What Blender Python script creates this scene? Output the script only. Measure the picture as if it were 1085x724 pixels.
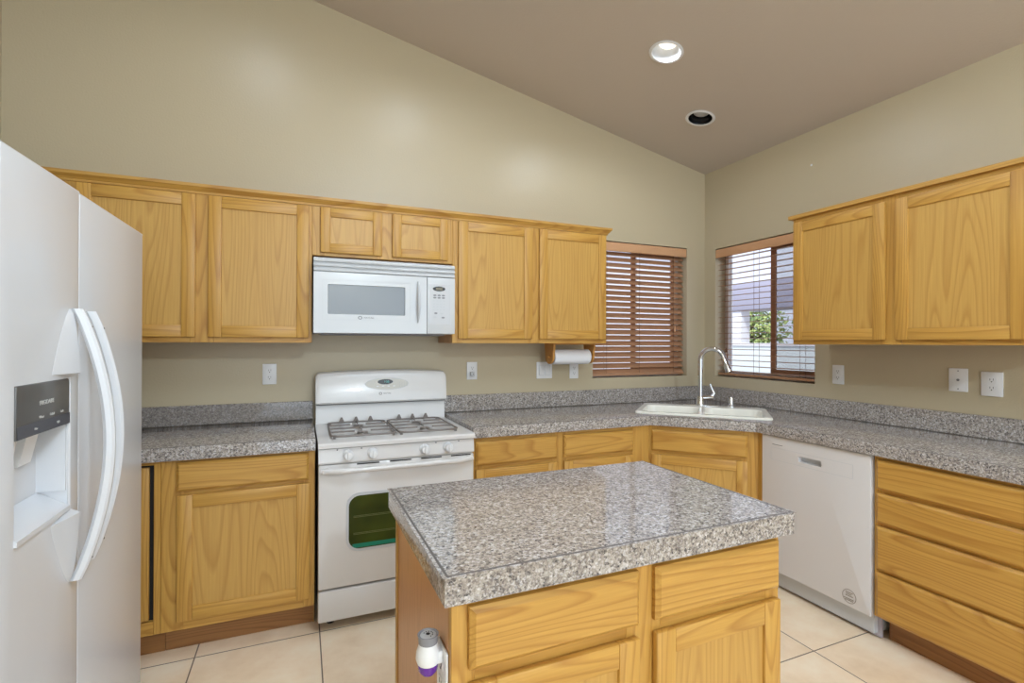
import bpy, bmesh, math, random
from math import sin, cos, pi, radians
from mathutils import Vector, Matrix
random.seed(7)
for o in list(bpy.data.objects): bpy.data.objects.remove(o)
SC = bpy.context.scene
COL = SC.collection

# ------------------------------------------------------------------ camera
ya, pit, rol = radians(22.857), radians(.1154), radians(.1915)
r_ = Vector((cos(ya), -sin(ya), 0)); f_ = Vector((sin(ya), cos(ya), 0)); u_ = Vector((0, 0, 1))
F = f_*cos(pit) + u_*sin(pit); U = u_*cos(pit) - f_*sin(pit)
R = r_*cos(rol) + U*sin(rol); U = U*cos(rol) - r_*sin(rol)
cd = bpy.data.cameras.new('camera'); cam = bpy.data.objects.new('camera', cd); COL.objects.link(cam)
m = Matrix.Identity(4)
for i in range(3):
    m[i][0] = R[i]; m[i][1] = U[i]; m[i][2] = -F[i]
m[0][3], m[1][3], m[2][3] = -3.0469, -3.1628, 1.3666
cam.matrix_world = m
cd.sensor_width = 36; cd.sensor_fit = 'HORIZONTAL'; cd.lens = 529.09/1085*36
cd.clip_start = .02; cd.clip_end = 200
SC.camera = cam

# ------------------------------------------------------------------ world, light, exposure
vs = SC.view_settings
vs.view_transform = 'Standard'; vs.look = 'None'; vs.exposure = 0.24; vs.gamma = 1.0; vs.use_curve_mapping = False
w = bpy.data.worlds.new('sky'); SC.world = w; w.use_nodes = True
bg = w.node_tree.nodes['Background']
bg.inputs[0].default_value = (.80, .84, 1.0, 1); bg.inputs[1].default_value = 1.3

def lamp(name, kind, loc, target, energy, color=(1, 1, 1), size=None, spot=None):
    d = bpy.data.lights.new(name, kind); d.energy = energy; d.color = color
    if kind == 'AREA':
        d.shape = 'RECTANGLE'; d.size, d.size_y = size
    elif kind == 'SUN':
        d.angle = radians(.5)
    else:
        d.shadow_soft_size = size
    if spot: d.spot_size, d.spot_blend = spot
    o = bpy.data.objects.new(name, d); COL.objects.link(o); o.location = loc
    o.rotation_euler = (Vector(target) - Vector(loc)).to_track_quat('-Z', 'Y').to_euler()
    return o
DAY, DAYC = 60, (.64, .81, 1)
FILL, FAN, CEIC = 42, 150, (.72, .87, 1)
CAN, CANC = 13, (.79, .89, 1)
lamp('sun', 'SUN', (-8, -2, 14), (0, 2, 0), 3.2, (1, .96, .88))
# daylight from the glazed doors of the living room behind the camera, and that room's fan light
lamp('patio_door_daylight', 'AREA', (-2.0, -6.35, 1.35), (-2.0, 0, 1.3), DAY, DAYC, (3.2, 2.3))
lamp('overhead_fill', 'AREA', (-2.0, -2.5, 3.08), (-2.0, -2.499, 0), FILL, CEIC, (1.5, .9))  # added overhead fill without a fixture, brightens island top and floor
lamp('fan_light', 'POINT', (-2.3, -5.4, 2.8), (0, 0, 0), FAN, CEIC, .12)

# ------------------------------------------------------------------ materials
def newmat(name):
    mt = bpy.data.materials.new(name); mt.use_nodes = True
    nt = mt.node_tree; nt.nodes.clear()
    out = nt.nodes.new('ShaderNodeOutputMaterial'); b = nt.nodes.new('ShaderNodeBsdfPrincipled')
    nt.links.new(b.outputs[0], out.inputs[0])
    return mt, nt, b
def srgb(r, g, b):
    f = lambda c: (c/255/12.92 if c/255 <= .04045 else ((c/255 + .055)/1.055)**2.4)
    return (f(r), f(g), f(b), 1)
def plain(name, col, rough=.5, metal=0, bump=0, bscale=300, coat=0, spec=None):
    mt, nt, b = newmat(name)
    b.inputs['Base Color'].default_value = srgb(*col)
    b.inputs['Roughness'].default_value = rough; b.inputs['Metallic'].default_value = metal
    b.inputs['Coat Weight'].default_value = coat
    if spec is not None: b.inputs['Specular IOR Level'].default_value = spec
    tc = nt.nodes.new('ShaderNodeTexCoord')
    nz = nt.nodes.new('ShaderNodeTexNoise'); nz.inputs['Scale'].default_value = bscale; nz.inputs['Detail'].default_value = 3
    nt.links.new(tc.outputs['Object'], nz.inputs['Vector'])
    if bump:
        bp = nt.nodes.new('ShaderNodeBump'); bp.inputs['Strength'].default_value = bump; bp.inputs['Distance'].default_value = .004
        nt.links.new(nz.outputs['Fac'], bp.inputs['Height']); nt.links.new(bp.outputs[0], b.inputs['Normal'])
    return mt
def mixrgb(nt, fac, a, b, mode='MIX'):
    n = nt.nodes.new('ShaderNodeMix'); n.data_type = 'RGBA'; n.blend_type = mode
    for s, v in ((0, fac), (6, a), (7, b)):
        if hasattr(v, 'is_output'): nt.links.new(v, n.inputs[s])
        else: n.inputs[s].default_value = v
    return n.outputs[2]
def mth(nt, op, a, b=None, c=None):
    n = nt.nodes.new('ShaderNodeMath'); n.operation = op
    for i, v in enumerate((a, b, c)):
        if v is None: continue
        if hasattr(v, 'is_output'): nt.links.new(v, n.inputs[i])
        else: n.inputs[i].default_value = v
    return n.outputs[0]
def ramp(nt, fac, stops, interp='LINEAR'):
    n = nt.nodes.new('ShaderNodeValToRGB'); n.color_ramp.interpolation = interp
    e = n.color_ramp.elements
    while len(e) < len(stops): e.new(.5)
    for el, (p, c) in zip(e, stops): el.position = p; el.color = c
    nt.links.new(fac, n.inputs[0]); return n.outputs[0]

def oak(name, axis, light, mid, dark, rough=.42, fig=.6):
    mt, nt, b = newmat(name)
    tc = nt.nodes.new('ShaderNodeTexCoord'); oi = nt.nodes.new('ShaderNodeObjectInfo')
    off = nt.nodes.new('ShaderNodeVectorMath'); off.operation = 'SCALE'; off.inputs[0].default_value = (3.7, 5.3, 2.9)
    nt.links.new(oi.outputs['Random'], off.inputs['Scale'])
    add = nt.nodes.new('ShaderNodeVectorMath'); add.operation = 'ADD'
    nt.links.new(tc.outputs['Object'], add.inputs[0]); nt.links.new(off.outputs[0], add.inputs[1])
    def scaled(s, along):
        mp = nt.nodes.new('ShaderNodeMapping')
        v = [s, s, s]; v['xyz'.index(axis)] = along
        mp.inputs['Scale'].default_value = v
        nt.links.new(add.outputs[0], mp.inputs[0]); return mp.outputs[0]
    def noise(vec, scale, detail=2, rough=.5):
        n = nt.nodes.new('ShaderNodeTexNoise'); n.inputs['Scale'].default_value = scale
        n.inputs['Detail'].default_value = detail; n.inputs['Roughness'].default_value = rough
        nt.links.new(vec, n.inputs['Vector']); return n.outputs['Fac']
    big = noise(scaled(1, .085), 6.5, 1.0, .35)               # contour lines of a stretched noise: cathedral figure
    ring = mth(nt, 'FRACT', mth(nt, 'MULTIPLY', big, 20.0))
    late = ramp(nt, ring, [(0, (0, 0, 0, 1)), (.55, (.12, .12, .12, 1)), (.86, (1, 1, 1, 1)), (1, (0, 0, 0, 1))])
    fib = noise(scaled(1, .025), 160, 3, .6)
    fibr = ramp(nt, fib, [(.32, (0, 0, 0, 1)), (.72, (1, 1, 1, 1))])
    tone = noise(scaled(1, .3), 2.2, 2)
    c1 = mixrgb(nt, tone, srgb(*mid), srgb(*light))
    c2 = mixrgb(nt, mth(nt, 'MULTIPLY', late, fig), c1, srgb(*dark))
    c3 = mixrgb(nt, mth(nt, 'MULTIPLY', fibr, .38), c2, srgb(*dark))
    nt.links.new(c3, b.inputs['Base Color'])
    b.inputs['Roughness'].default_value = rough
    bp = nt.nodes.new('ShaderNodeBump'); bp.inputs['Strength'].default_value = .08; bp.inputs['Distance'].default_value = .002
    nt.links.new(fib, bp.inputs['Height']); nt.links.new(bp.outputs[0], b.inputs['Normal'])
    return mt
OC = ((207, 162, 82), (198, 150, 69), (158, 104, 38))
PC = ((206, 164, 90), (198, 153, 77), (166, 117, 50))
OAK_V = oak('oak_upright', 'z', *OC); OAK_H = oak('oak_level', 'x', *OC)
OAK_P = oak('oak_panel', 'z', *PC, fig=.5)
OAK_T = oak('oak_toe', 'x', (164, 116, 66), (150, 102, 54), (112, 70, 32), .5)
OAK_S = oak('oak_veneer_side', 'z', (204, 150, 98), (196, 142, 90), (176, 118, 68), .3)

def granite(name, tile=.305, off=(0, 0, 0), grout=.35, scale=1.0):
    mt, nt, b = newmat(name)
    tc = nt.nodes.new('ShaderNodeTexCoord')
    def vor(s):
        v = nt.nodes.new('ShaderNodeTexVoronoi'); v.inputs['Scale'].default_value = s; v.inputs['Randomness'].default_value = 1
        nt.links.new(tc.outputs['Object'], v.inputs['Vector'])
        sp = nt.nodes.new('ShaderNodeSeparateColor'); nt.links.new(v.outputs['Color'], sp.inputs[0]); return sp.outputs[0]
    stops = [(0, srgb(58, 55, 60)), (.16, srgb(126, 116, 112)), (.36, srgb(164, 154, 146)), (.64, srgb(190, 182, 174)), (.87, srgb(220, 215, 216))]
    a = ramp(nt, vor(150*scale), stops, 'CONSTANT'); c = ramp(nt, vor(290*scale), stops, 'CONSTANT')
    n = nt.nodes.new('ShaderNodeTexNoise'); n.inputs['Scale'].default_value = 60; n.inputs['Detail'].default_value = 3
    nt.links.new(tc.outputs['Object'], n.inputs['Vector'])
    col = mixrgb(nt, .45, a, c)
    col = mixrgb(nt, mth(nt, 'MULTIPLY', n.outputs['Fac'], .35), col, srgb(140, 133, 128))
    sx = nt.nodes.new('ShaderNodeSeparateXYZ'); nt.links.new(tc.outputs['Object'], sx.inputs[0])
    lines = None
    for i in range(2):
        t = mth(nt, 'FRACT', mth(nt, 'DIVIDE', mth(nt, 'ADD', sx.outputs[i], 50*tile + off[i]), tile))
        l = mth(nt, 'LESS_THAN', t, .0105)
        lines = l if lines is None else mth(nt, 'MAXIMUM', lines, l)
    col = mixrgb(nt, mth(nt, 'MULTIPLY', lines, grout), col, srgb(128, 121, 117))
    nt.links.new(col, b.inputs['Base Color'])
    b.inputs['Roughness'].default_value = .07
    return mt
GRAN = granite('granite_tile', .305, (.03, .03, 0), .55)
GRAN_I = granite('granite_tile_island', .312, (.0, .16, 0), .5)

GROUT = plain('counter_grout', (98, 91, 88), .8)
def floor_mat():
    mt, nt, b = newmat('cream_floor_tile')
    tc = nt.nodes.new('ShaderNodeTexCoord')
    sx = nt.nodes.new('ShaderNodeSeparateXYZ'); nt.links.new(tc.outputs['Object'], sx.inputs[0])
    px, py = .5045, .498
    fx = mth(nt, 'DIVIDE', mth(nt, 'ADD', sx.outputs[0], 2.9655 + px*40), px)
    fy = mth(nt, 'DIVIDE', mth(nt, 'ADD', sx.outputs[1], .6455 + py*40), py)
    lx = mth(nt, 'LESS_THAN', mth(nt, 'FRACT', fx), .0105); ly = mth(nt, 'LESS_THAN', mth(nt, 'FRACT', fy), .0105)
    g = mth(nt, 'MAXIMUM', lx, ly)
    cell = nt.nodes.new('ShaderNodeCombineXYZ')
    nt.links.new(mth(nt, 'FLOOR', fx), cell.inputs[0]); nt.links.new(mth(nt, 'FLOOR', fy), cell.inputs[1])
    wn = nt.nodes.new('ShaderNodeTexWhiteNoise'); nt.links.new(cell.outputs[0], wn.inputs['Vector'])
    ad = nt.nodes.new('ShaderNodeVectorMath'); ad.operation = 'MULTIPLY_ADD'
    nt.links.new(wn.outputs['Color'], ad.inputs[0]); ad.inputs[1].default_value = (9, 9, 9); nt.links.new(tc.outputs['Object'], ad.inputs[2])
    n = nt.nodes.new('ShaderNodeTexNoise'); n.inputs['Scale'].default_value = 4.5; n.inputs['Detail'].default_value = 6; n.inputs['Roughness'].default_value = .62
    nt.links.new(ad.outputs[0], n.inputs['Vector'])
    col = ramp(nt, n.outputs['Fac'], [(.28, srgb(230, 204, 172)), (.5, srgb(243, 221, 193)), (.7, srgb(248, 233, 210))])
    col = mixrgb(nt, g, col, srgb(112, 96, 82))
    nt.links.new(col, b.inputs['Base Color']); b.inputs['Roughness'].default_value = .32
    bp = nt.nodes.new('ShaderNodeBump'); bp.inputs['Strength'].default_value = .4; bp.inputs['Distance'].default_value = .002
    nt.links.new(mth(nt, 'SUBTRACT', 1, g), bp.inputs['Height']); nt.links.new(bp.outputs[0], b.inputs['Normal'])
    return mt
FLOOR = floor_mat()
WALL = plain('wall_paint', (190, 176, 148), .36, bump=.22, bscale=110)
CEIL = plain('ceiling_paint', (200, 189, 178), .6, bump=.22, bscale=90)
WHITE = plain('appliance_white', (206, 208, 211), .2, coat=.2)
FRW = plain('refrigerator_white', (212, 213, 217), .26, bump=.03, bscale=420, coat=.15)
BISQ = plain('range_white', (220, 217, 216), .24, coat=.3)
DWW = plain('dishwasher_white', (216, 213, 214), .32)
PLAST = plain('plastic_white', (232, 232, 234), .35)
PORC = plain('sink_enamel', (248, 245, 236), .15, coat=.3)
GREYP = plain('grey_plastic', (136, 136, 142), .45)
LGREY = plain('light_grey', (196, 198, 202), .4)
DARK = plain('dark_gap', (26, 22, 20), .7)
BLACK = plain('gloss_black', (30, 30, 32), .2)
DISPLAY = plain('dispenser_panel_grey', (82, 80, 78), .28)
PRINT = plain('grey_print', (92, 92, 98), .6)
PRINTL = plain('light_print', (196, 194, 190), .6)
IRON = plain('grate_iron', (124, 115, 110), .45, bump=.1)
STEEL = plain('burner_steel', (150, 146, 142), .35, metal=.6)
CHROME = plain('chrome', (224, 226, 230), .08, metal=1)
SLAT = plain('blind_slat_wood', (172, 128, 96), .4, bump=.03, bscale=60)
VALANCE = plain('blind_valance_wood', (206, 158, 118), .4, bump=.03, bscale=60)
CORD = plain('blind_cord', (112, 78, 58), .8)
ALMOND = plain('window_frame_almond', (238, 234, 236), .45)
BRONZE = plain('window_bronze', (186, 138, 108), .4)
PAPER = plain('paper_towel', (232, 232, 236), .9, bump=.25, bscale=160)
CUTWOOD = plain('holder_wood', (196, 140, 70), .45)
STUCCO = plain('white_stucco', (226, 226, 232), .9, bump=.3, bscale=60)
PATIO = plain('patio_cover_grey', (168, 166, 184), .8)
BLOCK = plain('block_wall_paint', (200, 208, 212), .9, bump=.2, bscale=40)
CONC = plain('concrete', (205, 200, 192), .9, bump=.2, bscale=40)
BARK = plain('bark', (96, 78, 62), .9, bump=.4, bscale=40)
LEAF = plain('leaf', (176, 190, 120), .8)
LEAFD = plain('leaf_dark', (112, 134, 88), .8)
MWGLASS = plain('microwave_window', (98, 102, 107), .08, coat=1)
LCD = plain('clock_display', (20, 28, 30), .15)
LCDT = plain('clock_digits', (120, 200, 190), .5)

def glass_mat():
    mt = bpy.data.materials.new('window_glass'); mt.use_nodes = True; nt = mt.node_tree; nt.nodes.clear()
    out = nt.nodes.new('ShaderNodeOutputMaterial'); mx = nt.nodes.new('ShaderNodeMixShader')
    tr = nt.nodes.new('ShaderNodeBsdfTransparent'); gl = nt.nodes.new('ShaderNodeBsdfGlossy'); gl.inputs['Roughness'].default_value = .02
    fr = nt.nodes.new('ShaderNodeFresnel'); fr.inputs[0].default_value = 1.2
    tr.inputs[0].default_value = (.94, .96, .97, 1)
    nt.links.new(fr.outputs[0], mx.inputs[0]); nt.links.new(tr.outputs[0], mx.inputs[1]); nt.links.new(gl.outputs[0], mx.inputs[2])
    nt.links.new(mx.outputs[0], out.inputs[0]); return mt
GLASS = glass_mat()
def screen_mat():
    mt = bpy.data.materials.new('insect_screen'); mt.use_nodes = True; nt = mt.node_tree; nt.nodes.clear()
    out = nt.nodes.new('ShaderNodeOutputMaterial'); mx = nt.nodes.new('ShaderNodeMixShader'); mx.inputs[0].default_value = .3
    tr = nt.nodes.new('ShaderNodeBsdfTransparent'); df = nt.nodes.new('ShaderNodeBsdfDiffuse'); df.inputs[0].default_value = srgb(120, 120, 140)
    nt.links.new(tr.outputs[0], mx.inputs[1]); nt.links.new(df.outputs[0], mx.inputs[2]); nt.links.new(mx.outputs[0], out.inputs[0]); return mt
SCREEN = screen_mat()
def oven_glass():
    mt, nt, b = newmat('oven_window_glass')
    tc = nt.nodes.new('ShaderNodeTexCoord'); n = nt.nodes.new('ShaderNodeTexNoise'); n.inputs['Scale'].default_value = 5
    nt.links.new(tc.outputs['Object'], n.inputs['Vector'])
    nt.links.new(ramp(nt, n.outputs['Fac'], [(.3, srgb(42, 52, 24)), (.7, srgb(70, 82, 34))]), b.inputs['Base Color'])  # green of reflected plants put into the glass colour
    b.inputs['Roughness'].default_value = .12; b.inputs['Coat Weight'].default_value = .3
    return mt
OVENG = oven_glass()
OVENT = plain('oven_reflection_teal', (40, 128, 104), .15)  # teal reflection on the oven glass, as a plain colour
def emit(name, col, s):
    mt, nt, b = newmat(name); b.inputs['Base Color'].default_value = srgb(*col)
    b.inputs['Emission Color'].default_value = srgb(*col); b.inputs['Emission Strength'].default_value = s; return mt
BULB = emit('lit_bulb', (255, 248, 232), 1.15)
def liquid():
    mt, nt, b = newmat('purple_oil'); b.inputs['Base Color'].default_value = srgb(112, 40, 176)
    b.inputs['Roughness'].default_value = .08; b.inputs['Transmission Weight'].default_value = .35; return mt
PURPLE = liquid()

# ------------------------------------------------------------------ mesh helpers
XF = {}
def thing(name, label, cat, loc=(0, 0, 0), rz=0, group=None):
    o = bpy.data.objects.new(name, None); o.empty_display_size = .05; COL.objects.link(o)
    o.location = loc; o.rotation_euler = (0, 0, rz); o['label'] = label; o['category'] = cat
    if group: o['group'] = group
    XF[o] = Matrix.Translation(loc) @ Matrix.Rotation(rz, 4, 'Z')
    return o
def build(name, bm, mats, parent=None, world=False, smooth=True, label=None):
    if world and parent: bm.transform(XF[parent].inverted())
    bmesh.ops.recalc_face_normals(bm, faces=bm.faces)
    me = bpy.data.meshes.new(name); bm.to_mesh(me); bm.free()
    for mt in (mats if isinstance(mats, (list, tuple)) else [mats]): me.materials.append(mt)
    if smooth:
        me.polygons.foreach_set('use_smooth', [True]*len(me.polygons)); me.set_sharp_from_angle(angle=radians(32))
    o = bpy.data.objects.new(name, me); COL.objects.link(o)
    if parent is not None:
        o.parent = parent; XF[o] = XF[parent]
    if label: o['label'] = label
    return o
def tag(o, label, cat, group=None):
    o['label'] = label; o['category'] = cat
    if group: o['group'] = group
    return o
def struct(o): o['kind'] = 'structure'; return o
def B(): return bmesh.new()
def box(bm, x0, x1, y0, y1, z0, z1, bev=0, mi=0, seg=2, only=None):
    vs_ = [bm.verts.new(p) for p in ((x0,y0,z0),(x1,y0,z0),(x1,y1,z0),(x0,y1,z0),(x0,y0,z1),(x1,y0,z1),(x1,y1,z1),(x0,y1,z1))]
    fs = [bm.faces.new([vs_[i] for i in q]) for q in ((0,3,2,1),(4,5,6,7),(0,1,5,4),(1,2,6,5),(2,3,7,6),(3,0,4,7))]
    for f in fs: f.material_index = mi
    if bev:
        es = set(e for f in fs for e in f.edges)
        if only: es = [e for e in es if only(e)]
        r = bmesh.ops.bevel(bm, geom=list(es), offset=bev, segments=seg, profile=.5, affect='EDGES', clamp_overlap=True)
        for f in r['faces']: f.material_index = mi
    return bm
def prism(bm, pts, axis, a, b, mi=0):
    """pts: 2-D outline, extruded along axis from a to b"""
    def P(p, t):
        return {'x': (t, p[0], p[1]), 'y': (p[0], t, p[1]), 'z': (p[0], p[1], t)}[axis]
    v0 = [bm.verts.new(P(p, a)) for p in pts]; v1 = [bm.verts.new(P(p, b)) for p in pts]
    fs = [bm.faces.new(v0), bm.faces.new(v1[::-1])]
    n = len(pts)
    for i in range(n): fs.append(bm.faces.new((v0[i], v0[(i+1) % n], v1[(i+1) % n], v1[i])))
    for f in fs: f.material_index = mi
    return bm
def holed(bm, outer, holes, mp, a, b, mi=0):
    """slab with holes; mp(u, v, t) -> xyz, thickness from t=a to t=b"""
    loops = [outer] + holes
    caps = []
    for t in (a, b):
        ls = []
        es = []
        for L in loops:
            vv = [bm.verts.new(mp(p[0], p[1], t)) for p in L]; ls.append(vv)
            es += [bm.edges.new((vv[i], vv[(i+1) % len(vv)])) for i in range(len(vv))]
        r = bmesh.ops.triangle_fill(bm, edges=es, use_beauty=True, use_dissolve=False)
        for g in r['geom']:
            if isinstance(g, bmesh.types.BMFace): g.material_index = mi
        caps.append(ls)
    for l0, l1 in zip(*caps):
        n = len(l0)
        for i in range(n):
            f = bm.faces.new((l0[i], l0[(i+1) % n], l1[(i+1) % n], l1[i])); f.material_index = mi
    return caps
def lathe(bm, prof, c, axis='z', n=24, mi=0, cap=True):
    """prof: list of (r, h) about axis through c"""
    rings = []
    for r, h in prof:
        ring = []
        for i in range(n):
            a = 2*pi*i/n; p, q = r*cos(a), r*sin(a)
            v = {'z': (p, q, h), 'y': (p, h, q), 'x': (h, p, q)}[axis]
            ring.append(bm.verts.new((c[0]+v[0], c[1]+v[1], c[2]+v[2])))
        rings.append(ring)
    for a_, b_ in zip(rings, rings[1:]):
        for i in range(n):
            f = bm.faces.new((a_[i], a_[(i+1) % n], b_[(i+1) % n], b_[i])); f.material_index = mi
    if cap:
        for rg in (rings[0], rings[-1]):
            f = bm.faces.new(rg); f.material_index = mi
    return bm
def tube(bm, pts, r, n=10, mi=0, cap=True):
    pts = [Vector(p) for p in pts]; rs = r if isinstance(r, (list, tuple)) else [r]*len(pts)
    t0 = (pts[1]-pts[0]).normalized(); up = Vector((0, 0, 1)) if abs(t0.z) < .9 else Vector((1, 0, 0))
    nrm = (up - t0*up.dot(t0)).normalized(); rings = []
    for i, p in enumerate(pts):
        t = ((pts[min(i+1, len(pts)-1)]-pts[max(i-1, 0)])).normalized()
        nrm = (nrm - t*nrm.dot(t)).normalized(); bn = t.cross(nrm)
        rings.append([bm.verts.new(p + nrm*rs[i]*cos(2*pi*k/n) + bn*rs[i]*sin(2*pi*k/n)) for k in range(n)])
    for a_, b_ in zip(rings, rings[1:]):
        for k in range(n):
            f = bm.faces.new((a_[k], a_[(k+1) % n], b_[(k+1) % n], b_[k])); f.material_index = mi
    if cap:
        bm.faces.new(rings[0]).material_index = mi; bm.faces.new(rings[-1]).material_index = mi
    return bm
def rrect(x0, x1, y0, y1, r, n=5):
    o = []
    for cx, cy, a in ((x1-r, y1-r, 0), (x0+r, y1-r, 90), (x0+r, y0+r, 180), (x1-r, y0+r, 270)):
        for i in range(n+1):
            t = radians(a + 90*i/n); o.append((cx+r*cos(t), cy+r*sin(t)))
    return o
def ellipse(cx, cy, a, b, n=28): return [(cx+a*cos(2*pi*i/n), cy+b*sin(2*pi*i/n)) for i in range(n)]
def text(name, s, size, mp, mat, parent, depth=.0006, bold=0):
    """lettering as mesh; mp(u, v) -> local xyz of the flat letter, given thickness towards the reader (-y)"""
    cu = bpy.data.curves.new('lettering', 'FONT'); cu.body = s; cu.size = size; cu.align_x = 'CENTER'; cu.align_y = 'CENTER'; cu.offset = bold
    cu.extrude = depth/2
    t = bpy.data.objects.new('lettering', cu); COL.objects.link(t)
    me = bpy.data.meshes.new_from_object(t.evaluated_get(bpy.context.evaluated_depsgraph_get()))
    bpy.data.objects.remove(t); bpy.data.curves.remove(cu)
    bm = B(); bm.from_mesh(me); bpy.data.meshes.remove(me)
    for v in bm.verts: v.co = Vector(mp(v.co.x, v.co.y, v.co.z))
    return build(name, bm, mat, parent, smooth=False)

# ------------------------------------------------------------------ the room
SL = .2095; H0 = 2.75
def zc(x): return H0 - SL*x
XL, YF = -4.38, -6.6
bm = B(); box(bm, XL-.15, .15, YF-.1, .15, -.1, 0)
struct(build('floor', bm, FLOOR, smooth=False))
W1 = (-1.067, -.185, 1.105, 2.132); W2 = (-.957, -.115, 1.105, 2.118)
bm = B()
holed(bm, [(XL-.15, 0), (.15, 0), (.15, zc(.15)), (XL-.15, zc(XL-.15))], [[(W1[0], W1[2]), (W1[1], W1[2]), (W1[1], W1[3]), (W1[0], W1[3])]], lambda u, v, t: (u, t, v), 0, .15)
struct(build('wall_back', bm, WALL, smooth=False))
bm = B()
holed(bm, [(YF, 0), (0, 0), (0, H0), (YF, H0)], [[(W2[0], W2[2]), (W2[1], W2[2]), (W2[1], W2[3]), (W2[0], W2[3])]], lambda u, v, t: (t, u, v), 0, .15)
struct(build('wall_right', bm, WALL, smooth=False))
bm = B(); box(bm, XL-.15, XL, YF, 0, 0, zc(XL)); struct(build('wall_left', bm, WALL, smooth=False))
bm = B()
prism(bm, [(XL-.15, 0), (.15, 0), (.15, zc(.15)), (XL-.15, zc(XL-.15))], 'y', YF-.15, YF)
struct(build('wall_front', bm, WALL, smooth=False))
LIT, DIM = (-1.173, -.925), (-.594, -.574)
CR = .078
bm = B()
holed(bm, [(XL-.2, YF-.2), (.2, YF-.2), (.2, .2), (XL-.2, .2)], [ellipse(c[0], c[1], CR/math.sqrt(1+SL*SL), CR, 32) for c in (LIT, DIM)],
      lambda u, v, t: (u, v, zc(u)+t), 0, .12)
struct(build('ceiling', bm, CEIL, smooth=False))

# windows: frames and panes in the recesses
def window(n, wall, a0, a1, z0, z1):
    mp = (lambda u, d, z: (u, d, z)) if wall == 'back' else (lambda u, d, z: (d, u, z))
    def bx(bm, u0, u1, d0, d1, za, zb, bev=.003):
        p, q = mp(u0, d0, za), mp(u1, d1, zb)
        box(bm, min(p[0], q[0]), max(p[0], q[0]), min(p[1], q[1]), max(p[1], q[1]), za, zb, bev, seg=1)
    bm = B(); fw = .038; mid = (a0+a1)/2 if wall == 'back' else -.56
    bx(bm, a0, a1, .1, .148, z0, z0+fw); bx(bm, a0, a1, .1, .148, z1-fw, z1)
    bx(bm, a0, a0+fw, .1, .148, z0+fw, z1-fw); bx(bm, a1-fw, a1, .1, .148, z0+fw, z1-fw)
    o = struct(build('window_%d' % n, bm, ALMOND)); XF[o] = Matrix.Identity(4)
    bm = B(); q0, q1 = (mid-.021, a1-fw-.0005) if wall == 'back' else (a0+fw+.0005, mid+.021)
    bx(bm, q0, q1, .103, .121, z0+fw+.0005, z0+fw+.035); bx(bm, q0, q1, .103, .121, z1-fw-.03, z1-fw-.0005)
    bx(bm, mid-.021, mid+.021, .103, .121, z0+fw+.035, z1-fw-.03); e_ = q1 if wall == 'back' else q0+.028
    bx(bm, e_-.028, e_, .103, .121, z0+fw+.035, z1-fw-.03)
    sash = build('window_sash', bm, BRONZE, o); XF[sash] = Matrix.Identity(4)
    g = B(); bx(g, a0+fw, a1-fw, .132, .136, z0+fw, z1-fw, 0); build('window_pane', g, GLASS, o, smooth=False)
    if wall == 'back': return
    g = B(); bx(g, q0+.02, q1-.02, .111, .1125, z0+fw+.03, z1-fw-.025, 0); build('window_screen', g, SCREEN, o, smooth=False)
window(1, 'back', *W1); window(2, 'right', *W2)

# ------------------------------------------------------------------ outdoors
bm = B(); box(bm, .3, 24, -6, 22, -.2, -.06); box(bm, -8, .3, .3, 22, -.2, -.06)
struct(build('ground', bm, CONC, smooth=False))
t = thing('garden_wall', 'low pale painted wall outside the right window under the trees', 'wall', (6, 5, -.06))
bm = B(); box(bm, 5.9, 6.1, 1.2, 12.5, -.06, 1.31, .01); build('wall_body', bm, BLOCK, t, True)
bm = B(); box(bm, 5.87, 6.13, 1.2, 12.5, 1.3105, 1.37, .01); build('coping', bm, STUCCO, t, True)
t = thing('neighbor_wall', 'bright stucco house wall outside the left window', 'wall', (-.5, 3.4, -.06))
bm = B(); box(bm, -3.5, 3.0, 3.4, 3.6, -.06, 2.9, .01); build('wall_body', bm, STUCCO, t, True)
bm = B(); box(bm, -3.6, 3.1, 3.3, 3.7, 2.9, 3.05, .01); build('roof_edge', bm, STUCCO, t, True)
t = thing('patio_cover', 'grey patio cover on a white column outside the right window', 'patio cover', (8.6, 7.0, -.06))
bm = B(); box(bm, 8.4, 9.6, 1.5, 7.8, 2.31, 3.06, .01); build('roof', bm, PATIO, t, True)
bm = B(); box(bm, 8.45, 8.8, 7.38, 7.72, -.06, 2.3095, .01); build('column', bm, STUCCO, t, True)
bm = B(); box(bm, 8.45, 8.8, 1.6, 1.9, -.06, 2.3095, .01); build('column', bm, STUCCO, t, True)
def tree(x, y, h, rad, label, mats, n=2200):
    t = thing('tree', label, 'tree', (x, y, -.06), group='trees beyond the garden wall')
    bm = B(); tube(bm, [(0, 0, 0), (.05, .03, h*.3), (-.04, .05, h*.55), (.03, 0, h*.8)], [.11, .09, .06, .03], 8)
    for k in range(5):
        a = k*1.3; tube(bm, [(0, .02, h*.35+.1*k), (cos(a)*rad*.5, sin(a)*rad*.5, h*.5+.12*k)], [.04, .015], 6)
    build('trunk', bm, BARK, t)
    bm = B(); rnd = random.Random(int(x*100+y))
    for k in range(n):
        d = Vector((rnd.gauss(0, 1), rnd.gauss(0, 1), rnd.gauss(0, 1))).normalized()*rad*rnd.uniform(.35, 1)
        c = Vector((d.x, d.y, h*.62 + d.z*h*.42/rad*1.0))
        a = Vector((rnd.gauss(0, 1), rnd.gauss(0, 1), rnd.gauss(0, 1))).normalized()
        b_ = a.orthogonal().normalized(); s = rnd.uniform(.035, .075)
        f = bm.faces.new([bm.verts.new(c + a*s*1.6), bm.verts.new(c + b_*s), bm.verts.new(c - a*s*1.6), bm.verts.new(c - b_*s)])
        f.material_index = rnd.random() < .35
    build('crown', bm, mats, t, smooth=False)
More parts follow.
